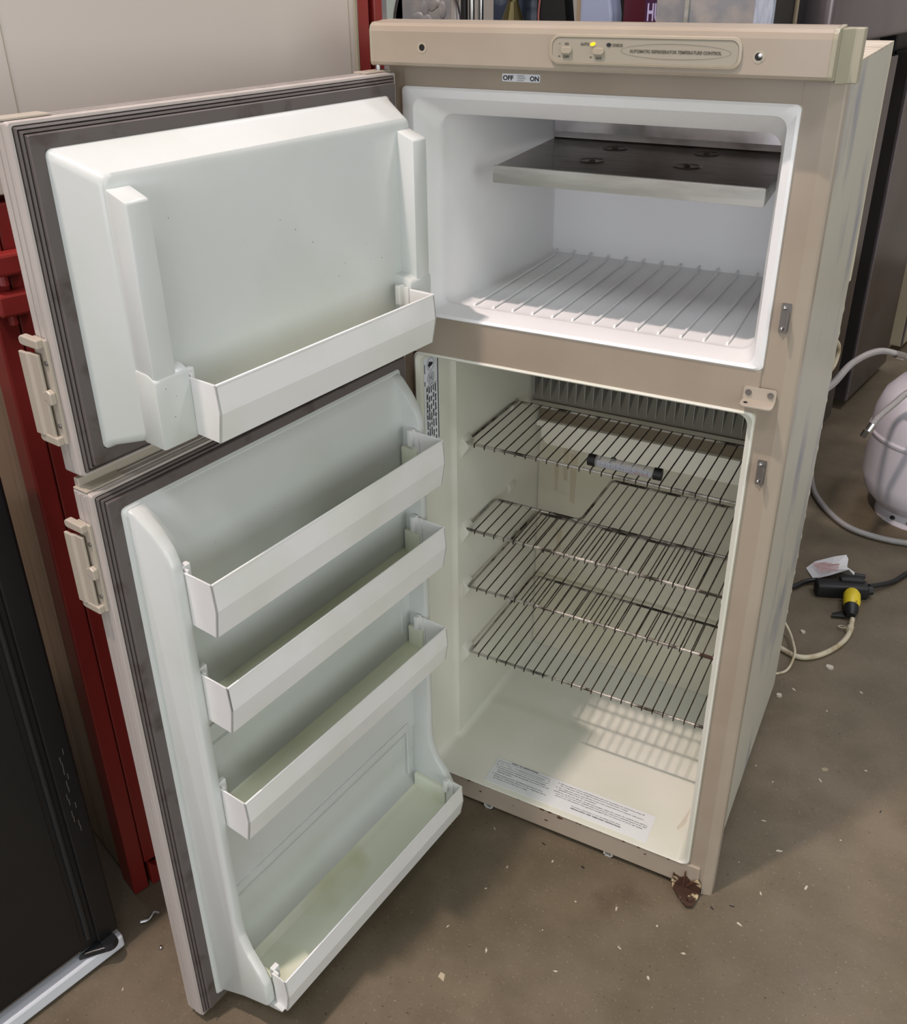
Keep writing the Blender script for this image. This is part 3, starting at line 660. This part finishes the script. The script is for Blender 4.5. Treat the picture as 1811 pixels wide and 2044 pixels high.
# ================================================================ LEFT NEIGHBOURS
# black appliance, face turned to the right
ang = math.atan2(-.973, -.231)
ba = thing('black_appliance', 'black fronted appliance with a white base at the lower left, cropped by the frame', 'appliance', (-.2560, -.560, 0), ang)
# local x runs along the face towards the viewer, local -y... face on local +y side
bm = bmesh.new(); box(bm, .002, .80, -.60, -.045, .02, 1.10, bev=.004); obj('cabinet', bm, 'sticker', ba)
bm = bmesh.new(); box(bm, 0, .82, -.045, -.002, .050, 1.12, bev=.005); dr = obj('door', bm, 'blackapp', ba)
bm = bmesh.new(); tube(bm, [(.052, -.001, .075), (.052, -.001, 1.10)], .005, 10); obj('edge_bead', bm, 'blackline', dr, smooth=True)
bm = bmesh.new(); box(bm, .004, .040, -.004, .0035, .052, 1.115, bev=.003); obj('edge_strip', bm, 'blackapp', dr)
bm = bmesh.new(); box(bm, .065, .80, -.003, .0005, .078, 1.09, bev=.001); obj('door_panel', bm, 'blackapp', dr)
bm = bmesh.new(); box(bm, .07, .80, -.0, .0012, .058, .0595); obj('door_seam', bm, 'grey', dr)
bm = bmesh.new(); box(bm, .0, .82, -.050, .006, .006, .034, bev=.004); obj('base_strip', bm, 'sticker', ba)
bm = bmesh.new(); prism(bm, [(.020, -.010), (.075, -.004), (.055, .006), (.034, .018), (.020, .018), (.012, .008)], 2, .036, .048, bev=.002)
bmesh.ops.create_cone(bm, cap_ends=True, segments=20, radius1=.015, radius2=.012, depth=.012, matrix=Matrix.Translation((.026, .008, .046))); obj('door_hinge', bm, 'blackline', ba)
bm = bmesh.new()
for (a, za, b_, zb) in ((.19, .405, .28, .370), (.20, .372, .21, .369), (.245, .27, .252, .266)):
    bm.faces.new([bm.verts.new(v) for v in ((a, .0008, za), (b_, .0008, zb), (b_, .0008, zb+.0014), (a, .0008, za+.0014))])
for k in range(14):
    a = .016+random.uniform(0, .012); z = .30+k*.012; bm.faces.new([bm.verts.new(v) for v in ((a, .0038, z), (a+.0012, .0038, z), (a+.001, .0038, z+.012), (a-.0004, .0038, z+.012))])
tag(obj('scratch', bm, 'grey', dr), 'pale scratches')

# brown brushed steel fridge between the black appliance and the red panel
ang2 = math.atan2(-.327, .945)
sf = thing('steel_fridge', 'warm brushed steel fridge squeezed between the black appliance and the red steel panel', 'refrigerator', (-.3665, -.4536, 0), ang2)
bm = bmesh.new(); box(bm, -.62, -.002, .050, .60, .01, 1.62, bev=.003); obj('cabinet', bm, 'grey', sf)
bm = bmesh.new(); box(bm, -.62, -.010, .0, .046, .012, 1.63, bev=.004); dd_ = obj('door', bm, 'steelbrown', sf)
obj('door_gasket', B(-.615, -.001, .0, .049, .012, 1.62), 'grey', sf)
bpy.data.objects['door_gasket'].location = (0, .003, 0)

# red steel panel with the cream upper part
rp = thing('red_steel_panel', 'tall red steel cabinet side with a cream upper panel, behind the open doors', 'panel', (-.31, -.47, 0), math.atan2(.945, .327))
# local x along the panel away from the viewer, local -y is the visible face
HT = 1.98
bm = bmesh.new(); box(bm, -.008, .020, .0, .052, .0, HT, bev=.003); ps = obj('corner_post', bm, 'red', rp)
bm = bmesh.new(); box(bm, .634, .652, .0, .052, .0, HT, bev=.003); obj('corner_post', bm, 'red', rp)
obj('post_gap', B(.018, .636, .030, .046, .06, HT), 'red', rp)
bm = bmesh.new(); box(bm, .022, .632, .005, .032, .055, 1.235, bev=.003); obj('side_panel', bm, 'red', rp)
bm = bmesh.new(); box(bm, .598, .622, -.004, .030, 1.235, HT, bev=.003); obj('red_border', bm, 'red', rp)
bm = bmesh.new(); box(bm, .024, .597, -.002, .028, 1.245, HT, bev=.002); cpn = obj('cream_panel', bm, 'creampanel', rp)
obj('panel_moulding', B(.0735, .0745, -.0026, .0, 1.25, HT), 'cap', cpn); obj('panel_moulding', B(.5835, .5845, -.0026, .0, 1.25, HT), 'cap', cpn)
obj('panel_edge_trim', B(.5945, .5985, -.005, .02, 1.25, HT), 'cap', cpn)
for z0, z1 in ((1.150, 1.178), (1.098, 1.128)):
    bm = bmesh.new(); box(bm, -.006, .045, -.022, .002, z0, z1, bev=.004); tube(bm, [(.010, -.012, z0-.012), (.010, -.012, z0)], .006, 10); obj('hinge_block', bm, 'red', rp)
bm = bmesh.new(); prism(bm, [(.026, .0), (.088, .0), (.080, .014), (.070, .034), (.060, .040), (.040, .040), (.026, .060)], 1, -.002, .020, bev=.003); 
ft = obj('foot_bracket', bm, 'red', rp)

# ================================================================ RIGHT BACKGROUND
ru = Vector((.176, .984, 0)); RA = math.atan2(.984, .176)
def rfridge(label, t0, t1, mdoor, mcab, upper=True, zsplit=(1.25, 1.315), ztop=1.78, depth=.62, setback=0, cat='refrigerator', name='stainless_fridge', ledge=True):
    base = Vector((.4674, 2.0735, 0))+ru*t0
    t = thing(name, label, cat, tuple(base), RA)
    Lh = t1-t0   # local x along the row; local -y is the face (pointing +x world)
    bm = bmesh.new(); box(bm, .012, Lh-.012, .06+setback, depth, .0, ztop-.01, bev=.004); obj('cabinet', bm, mcab, t)
    bm = bmesh.new(); box(bm, 0, Lh, setback, .055+setback, .035, zsplit[0], bev=.006); a = obj('lower_door', bm, mdoor, t)
    bm = bmesh.new(); box(bm, 0, .012, setback-.003, .006+setback, .04, zsplit[0]-.004, bev=.002); obj('edge_trim', bm, 'stainlight', a)
    if upper:
        bm = bmesh.new(); box(bm, -.005, Lh+.005, setback-.055, .055+setback, zsplit[1], ztop, bev=.02, seg=4); u_ = obj('upper_door', bm, 'stainlight', t, smooth=True)
    return t
rfridge('dark stainless fridge with a rounded pale upper door, just behind the beige refrigerator', -.73, .10, 'stain', 'black')
rfridge('dark stainless fridge behind the white gas tank, bright edge on its near side', .262, .77, 'stain', 'black')
rfridge('black fridge with a thin tan edge, left of the stainless fridges behind', -1.02, -.755, 'blackapp', 'black', upper=False, zsplit=(1.70, 1.7), depth=.3, name='black_fridge')
bm = bmesh.new(); 
o = rfridge('cream coloured fridge at the right edge of the view, beyond the black gap', .99, 1.55, 'creamfridge', 'creamfridge', upper=False, zsplit=(1.6, 1.6), ztop=1.65, name='cream_fridge')
bm.free()
tb = [c for c in bpy.data.objects if c.parent and c.parent.parent and c.parent.parent.name.startswith('black_fridge') and c.name.startswith('edge_trim')][0]
tb.data.materials[0] = M['tan']; tb.location = (.185, -.003, 0); tb.name = 'tan_edge'

# gas tank
tk = thing('gas_tank', 'white round steel gas tank standing on the floor at the right edge', 'gas tank', (.825, 1.635, 0))
bm = bmesh.new()
lathe(bm, [(.001, .022), (.09, .026), (.135, .045), (.168, .085), (.181, .135), (.1815, .27), (.1815, .29), (.178, .335), (.162, .385), (.130, .425), (.08, .450), (.03, .458), (.001, .460)], seg=64); obj('body', bm, 'tank', tk, smooth=True)
bm = bmesh.new(); lathe(bm, [(.1815, .262), (.1855, .267), (.1860, .275), (.1815, .281)], seg=64); obj('weld_seam', bm, 'tank', tk, smooth=True)
bm = bmesh.new(); lathe(bm, [(.118, .0), (.124, .0), (.120, .03), (.112, .075), (.108, .075), (.115, .03), (.118, .0)], seg=48); fo = obj('foot_ring', bm, 'tank', tk, smooth=True)
bm = bmesh.new()
for a in (238, 262):
    c = Vector((.1215*math.cos(math.radians(a)), .1215*math.sin(math.radians(a)), .022)); bmesh.ops.create_icosphere(bm, subdivisions=2, radius=.008, matrix=Matrix.Translation(c) @ Matrix.Diagonal((1, 1, .8, 1)))
obj('vent_hole', bm, 'black', fo)
bm = bmesh.new()
lathe(bm, [(.112, .430), (.115, .50), (.113, .575), (.108, .575), (.109, .50), (.107, .435)], seg=48)
rem = [f for f in bm.faces if -200 < math.degrees(math.atan2(f.calc_center_median().y, f.calc_center_median().x)) < -60 and f.calc_center_median().z > .47]
bmesh.ops.delete(bm, geom=rem, context='FACES'); obj('collar', bm, 'tank', tk, smooth=True)
bm = bmesh.new(); tube(bm, [(0, 0, .455), (0, 0, .53)], .018, 14); box(bm, -.02, .05, -.012, .012, .49, .515, bev=.004); obj('valve', bm, 'olive', tk)

def hose(name, label, pts, r, m, cat, ends=None, seg=10):
    bm = bmesh.new(); tube(bm, catmull(pts, 10), r, seg); o = obj(name, bm, m, None, smooth=True); tag(o, label, cat)
    return o
h = hose('gas_hose', 'braided steel hose arching from behind the refrigerator to the top right', [(.555, .80, .66), (.572, 1.00, .62), (.592, 1.2, .605), (.640, 1.32, .603), (.700, 1.36, .585), (.76, 1.38, .56), (.84, 1.42, .545)], .0085, 'braid', 'hose')
bm = bmesh.new(); tube(bm, [(.680, 1.344, .593), (.700, 1.36, .585)], .0098, 10); obj('ferrule', bm, 'chrome', h)
h = hose('loose_hose', 'braided steel hose with a loose nut end hanging before the tank', [(.655, 1.30, .385), (.669, 1.31, .42), (.700, 1.33, .460), (.732, 1.36, .492), (.785, 1.38, .52), (.86, 1.40, .53)], .0088, 'braid', 'hose')
bm = bmesh.new(); tube(bm, [(.648, 1.295, .367), (.655, 1.30, .385)], .0125, 6); tube(bm, [(.656, 1.301, .387), (.664, 1.306, .407)], .0105, 12); obj('nut_end', bm, 'chrome', h)
h = hose('floor_hose', 'braided steel hose curving low across the floor right of the refrigerator', [(.485, 1.78, .03), (.500, 1.70, .012), (.530, 1.60, .0095), (.588, 1.50, .0095), (.655, 1.435, .0095), (.740, 1.415, .0095), (.83, 1.425, .0095), (.95, 1.46, .0095)], .0092, 'braid', 'hose')
h = hose('white_hose', 'short white hose loop sticking out behind the refrigerator', [(.54, .74, .79), (.566, .82, .785), (.578, .86, .765), (.580, .88, .735), (.574, .86, .705), (.548, .80, .690)], .0050, 'cordw', 'hose')

# power cord, tester and plug
pc = h = hose('power_cord', 'thick ivory power cord with a yellow plug, curving out from under the refrigerator', [(.50, .80, .012), (.575, .775, .0075), (.625, .757, .0072), (.665, .778, .0072), (.703, .835, .0072), (.723, .90, .0072), (.7235, .965, .014)], .0064, 'cordw', 'cord')
bm = bmesh.new(); tube(bm, [(.7235, .915, .0075), (.7238, .935, .0095)], .0085, 12); tube(bm, catmull([(.716, .925, .009), (.703, .921, .009), (.696, .926, .008), (.703, .931, .009), (.716, .929, .009)], 5), .0012, 6); obj('cord_tie', bm, 'cordw', h)
h = hose('thin_cord', 'thin ivory cord looping out below the refrigerator side', [(.555, .86, .05), (.590, .835, .02), (.610, .785, .020), (.620, .745, .0185), (.612, .695, .004), (.575, .662, .004), (.54, .65, .004)], .0032, 'cordw', 'cord')
bc = hose('cable', 'black power cord running to the right from the black inline socket', [(.742, 1.125, .02), (.765, 1.150, .016), (.800, 1.200, .009), (.83, 1.262, .008), (.88, 1.34, .007), (.95, 1.42, .007)], .0066, 'cordb', 'cord')
bl = hose('cable', 'short black lead between the refrigerator and the inline socket', [(.50, 1.02, .02), (.560, 1.045, .012), (.585, 1.085, .010), (.615, 1.105, .013), (.640, 1.09, .02)], .0062, 'cordb', 'cord')
so = thing('inline_socket', 'black inline socket block with black cables lying on the floor beside the white tag', 'socket', (.685, 1.085, 0), .36)
for c_ in (bc, bl):
    for k_ in ('label', 'category'): del c_[k_]
    c_.parent = so; c_.matrix_parent_inverse = (Matrix.Translation((.685, 1.085, 0)) @ Matrix.Rotation(.36, 4, 'Z')).inverted()
bm = bmesh.new(); box(bm, -.073, .060, -.020, .020, .0, .038, bev=.006, seg=3); obj('body', bm, 'cordb', so, smooth=True)
bm = bmesh.new(); box(bm, -.01, .052, .004, .030, .030, .047, bev=.005, seg=2); tube(bm, [(.030, .030, .045), (.056, .026, .045)], .006, 10); obj('switch_hood', bm, 'cordb', so, smooth=True)
bm = bmesh.new(); tube(bm, [(.058, 0, .018), (.072, .002, .018)], .0125, 12); obj('strain_relief', bm, 'cordb', so, smooth=True)
pl = bpy.data.objects.new('plug', None); C.objects.link(pl); pl.location = (.7085, 1.053, .0215); pl.rotation_euler = (0, 0, -math.pi/2+.12); pl.parent = pc
bm = bmesh.new(); tube(bm, [(-.012, 0, .004), (0, 0, .004), (.030, 0, .003), (.050, 0, -.001)], .02, 18, rs=[.017, .0215, .0215, .017]); tag(obj('plug_body', bm, 'yellow', pl, smooth=True), 'yellow plug body')
bm = bmesh.new(); tube(bm, [(.046, 0, 0), (.062, 0, -.003), (.080, 0, -.006)], .018, 14, rs=[.0185, .0175, .010]); prism(bm, [(.050, -.016), (.078, -.008), (.086, -.046), (.072, -.044)], 2, -.017, -.012, bev=.002); obj('black_boot', bm, 'cordb', pl, smooth=True)
pg = thing('warning_tag', 'torn white paper tag with red print standing behind the black inline socket', 'tag', (0, 0, 0))
bm = bmesh.new(); pts = [(.576, 1.170, .001), (.595, 1.195, .014), (.640, 1.218, .030), (.668, 1.232, .036), (.676, 1.222, .030), (.678, 1.195, .020), (.700, 1.190, .012), (.702, 1.176, .010), (.685, 1.150, .041), (.640, 1.122, .024), (.604, 1.118, .004)]
A = [bm.verts.new(p) for p in pts]; Bt = [bm.verts.new((p[0], p[1], p[2]+.0008)) for p in pts]; c0 = bm.verts.new((.640, 1.165, .018)); c1 = bm.verts.new((.640, 1.165, .0188)); n = len(pts)
for i in range(n): bm.faces.new((A[i], A[(i+1) % n], c0)); bm.faces.new((Bt[i], Bt[(i+1) % n], c1)); bm.faces.new((A[i], A[(i+1) % n], Bt[(i+1) % n], Bt[i]))
obj('paper', bm, 'paper', pg)
bm = bmesh.new()
for k in range(7):
    a = Vector((.592+.004*k, 1.176-.006*k, .0165+.0006*k)); b_ = a+Vector((.066-.004*k, .033-.003*k, .010)); q = Vector((.0006, -.0012, 0)); bm.faces.new([bm.verts.new(v) for v in (a-q, b_-q, b_+q, a+q)])
obj('print_lines', bm, 'redink', pg)

# ================================================================ RACK OF PARTS BEHIND THE REFRIGERATOR
rk = thing('parts_rack', 'low grey steel rack of parts standing behind the refrigerator', 'rack', (0, 0, 0))
obj('shelf_board', B(-.74, .345, .80, 1.06, 1.20, 1.225), 'grey', rk)
obj('shelf_board', B(-.74, .345, .80, 1.06, .40, .425), 'grey', rk)
for x in (-.74, .315):
    for y_ in (.80, 1.03): obj('leg', B(x, x+.03, y_, y_+.03, 0, 1.20), 'grey', rk)
Z0 = 1.2255
def item(name, label, cat, bm, m): o = obj(name, bm, m, None, smooth=False); return tag(o, label, cat)
item('galvanized_sheet', 'mottled galvanized sheet next to the red post, behind the top rail', 'sheet', B(-.645, -.400, .950, .956, Z0, 1.55), 'galv2')
item('green_strip', 'pale green plastic strip on the rack beside the round lid', 'strip', B(-.572, -.528, .925, .948, Z0, 1.60), 'palegreen')
ld = thing('round_lid', 'round crumpled metal lid standing on the rack, second item from the left', 'lid', (-.462, .925, Z0+.135))
bm = bmesh.new(); prism(bm, [(.090*math.cos(k*math.pi/24), .135*math.sin(k*math.pi/24)) for k in range(48)], 1, .0, .012); obj('disc', bm, 'galv2', ld)
bm = bmesh.new(); tube(bm, [(.090*math.cos(k*math.pi/24), -.002, .135*math.sin(k*math.pi/24)) for k in range(48)], .004, 8, closed=True); obj('rim', bm, 'chrome', ld, smooth=True)
bm = bmesh.new()
for k in range(14):
    t = random.uniform(0, 6.28); rr = random.uniform(.0, .075)
    bmesh.ops.create_icosphere(bm, subdivisions=2, radius=1, matrix=Matrix.Translation((rr*math.cos(t), -.001, rr*1.4*math.sin(t))) @ Matrix.Diagonal((random.uniform(.008, .025), .002, random.uniform(.008, .03), 1)))
obj('crumples', bm, 'galv2', ld, smooth=True)
for k, (x, r, m_, lb) in enumerate(((-.388, .009, 'alu', 'dull metal tube standing on the rack, nearest the round lid'), (-.364, .008, 'cordb', 'dark tube standing on the rack among the chrome tubes'), (-.346, .009, 'chrome', 'bright chrome tube standing on the rack, middle of the bundle'), (-.3215, .0075, 'chrome', 'chrome tube standing on the rack, nearest the blue grey sheet'))):
    bm = bmesh.new(); tube(bm, [(x, .93, Z0), (x, .93, 1.6)], r, 14); o = obj('metal_tube', bm, m_, None, smooth=True); tag(o, lb, 'tube', 'metal tubes on the rack behind the refrigerator')
item('blue_grey_sheet', 'dark blue grey metal sheet standing on the rack', 'sheet', B(-.310, -.175, .975, .980, Z0, 1.56), 'bluegalv')
bm = bmesh.new(); lathe(bm, [(.001, .0), (.035, .0), (.048, .03), (.044, .10), (.030, .15), (.012, .20), (.010, .34), (.001, .34)], (-.232, .915, Z0), 24)
item('brass_fitting', 'oily brass fitting narrowing upwards, standing before the blue grey sheet', 'fitting', bm, 'olive')
bb = thing('black_casing', 'black plastic casing with a pink wire leaning on the rack', 'casing', (-.150, .93, Z0))
bm = bmesh.new(); prism(bm, [(-.030, 0), (.062, 0), (.020, .32), (-.030, .32)], 1, 0, .05); obj('shell', bm, 'cordb', bb)
bm = bmesh.new(); tube(bm, catmull([(-.012, -.004, .0), (-.018, -.005, .12), (-.024, -.004, .17), (-.020, -.003, .22)], 6), .0022, 6); obj('pink_wire', bm, 'pink', bb)
bm = bmesh.new(); prism(bm, [(.005, .142), (.022, .152), (.024, .160), (.008, .150)], 1, -.003, 0); obj('white_tab', bm, 'sticker', bb)
item('tan_post', 'tan wooden post standing on the rack beside the translucent jug', 'post', B(-.0860, -.0700, .93, .95, Z0, 1.6, bev=.002), 'tan')
bm = bmesh.new(); prism(bm, [(-.066, Z0), (.010, Z0), (.008, 1.40), (-.004, 1.46), (-.020, 1.50), (-.066, 1.52)], 1, .90, .97, bev=.006)
item('plastic_jug', 'translucent bluish jug standing on the rack left of the crimson box', 'jug', bm, 'jug')
cb = thing('crimson_box', 'dark crimson box with pale lavender letters on its purple end', 'box', (0, 0, 0))
obj('carton', B(.013, .118, .96, 1.04, Z0, 1.56), 'mauve', cb)
obj('purple_face', B(.063, .1005, .952, .9595, Z0, 1.5), 'purple', cb)
bm = bmesh.new(); text_bm(bm, 'HUG', .034, (.068, .951, 1.389), X, Zd, width=.046, bold=.0012); obj('letters', bm, 'lav', cb)
item('grey_sheet', 'wide mottled grey galvanized sheet standing right of the crimson box', 'sheet', B(.0955, .308, .930, .936, Z0, 1.6), 'galv2')
item('grey_sheet_rib', 'pale folded strip hanging on the wide grey sheet', 'strip', B(.158, .166, .922, .9295, Z0, 1.6), 'alu')
item('pale_blue_board', 'pale blue ribbed plastic board at the right end of the rack', 'board', B(.305, .3415, .900, .925, Z0, 1.6, bev=.002), 'paleblue')

# ================================================================ FLOOR DEBRIS
def chip(x, y_, s, m_='chip', lab=None, grp=None, cat='debris', name='debris_chip', el=None, h=.35):
    if el is None: el = random.uniform(1.0, 3.2); s *= .8
    bm = bmesh.new(); n = random.randint(4, 7); a0 = random.uniform(0, 3.1)
    pts = []
    for k in range(n):
        t = 2*math.pi*k/n; rr = s*random.uniform(.55, 1.1); px, py = rr*el*math.cos(t), rr*math.sin(t)
        pts.append((px*math.cos(a0)-py*math.sin(a0), px*math.sin(a0)+py*math.cos(a0)))
    prism(bm, pts, 2, 0, s*h)
    o = obj(name, bm, m_, None); o.location = (x, y_, .0002); tag(o, lab, cat, grp); return o
G1 = ('small pale chip of debris on the floor in front of the refrigerator', 'pale chips on the floor in front of the refrigerator')
G2 = ('small pale chip of debris on the floor to the right of the refrigerator', 'pale chips on the floor right of the refrigerator')
G3 = ('small pale chip of debris on the floor between the black appliance and the doors', 'pale chips on the floor at the left')
for x, y_ in ((.20, -.04), (.26, -.11), (.33, -.06), (.245, -.17), (.40, -.12), (.37, -.2), (.47, -.10), (.50, -.17), (.545, -.10), (.56, -.20), (.42, -.26), (.60, -.13), (.30, -.28), (.22, -.27), (.65, -.28)): chip(x, y_, random.uniform(.0016, .0034), lab=G1[0], grp=G1[1])
for x, y_ in ((.64, .10), (.66, .22), (.70, .16), (.655, .33), (.74, .38), (.69, .05), (.80, .24), (.72, .60), (.64, .64), (.78, .70), (.615, .36), (.82, .45), (.67, -.03), (.76, .10)): chip(x, y_, random.uniform(.0018, .0038), lab=G2[0], grp=G2[1])
for x, y_ in ((-.14, -.66), (-.16, -.70), (-.20, -.62), (-.12, -.75), (-.24, -.80), (-.20, -.88)): chip(x, y_, random.uniform(.0015, .003), lab=G3[0], grp=G3[1])
chip(.7020, .757, .0085, lab='large pale chip beside the bend of the ivory cord', el=1.1, h=.6)
chip(.620, .87, .0075, m_='chip', lab='grey stone chip inside the loop of the thin cord', el=1.2, h=.5)
chip(.6135, .60, .0075, lab='white crumb at the rear lower corner of the refrigerator', el=1.1, h=.8)
chip(.255, -.355, .008, m_='creamfridge', lab='flat tan flake on the dark floor under the fridge door', el=1.4, h=.15)
chip(.745, .415, .008, m_='tan', lab='dry tan leaf scrap on the floor right of the refrigerator', el=1.3, h=.12, cat='leaf', name='leaf_scrap')
G4 = ('thin dark sliver on the floor near the refrigerator', 'dark slivers on the floor')
for x, y_ in ((.385, -.045), (.62, -.02), (.65, .0), (.30, -.03), (.86, .35)): chip(x, y_, .0016, m_='cordb', lab=G4[0], grp=G4[1], el=3.2, h=.3, name='dark_sliver')
bm = bmesh.new(); lathe(bm, [(.0001, .006), (.003, .005), (.0042, .002), (.0042, 0)], (-.196, -.535, 0), 14); tag(obj('loose_screw', bm, 'chrome', None, smooth=True), 'shiny loose screw on the floor behind the doors', 'screw')
bm = bmesh.new(); tube(bm, catmull([(-.262, -.515, .004), (-.252, -.505, .006), (-.250, -.493, .012), (-.243, -.488, .009)], 5), .003, 8); tag(obj('bent_clip', bm, 'screw', None, smooth=True), 'small bent metal clip on the floor behind the black appliance', 'clip')

# ceiling lamps
for x, y_, sx, sy, z in ((1.6, -2.6, 1.2, .6, 5.4), (-1.0, -3.2, 1.2, .6, 5.4), (2.4, 1.6, 1.2, .6, 5.4), (.2, 3.0, 1.2, .6, 5.4), (-2.4, .4, 1.2, .6, 5.4)):
    t = thing('ceiling_lamp', 'rectangular white ceiling lamp', 'lamp', (x, y_, z), 0, 'ceiling lamps of the workshop')
    bm = bmesh.new(); box(bm, -sx/2-.02, sx/2+.02, -sy/2-.02, sy/2+.02, -.045, 0); obj('housing', bm, 'sticker', t)
    obj('diffuser', B(-sx/2, sx/2, -sy/2, sy/2, -.05, -.045), 'diff', t)
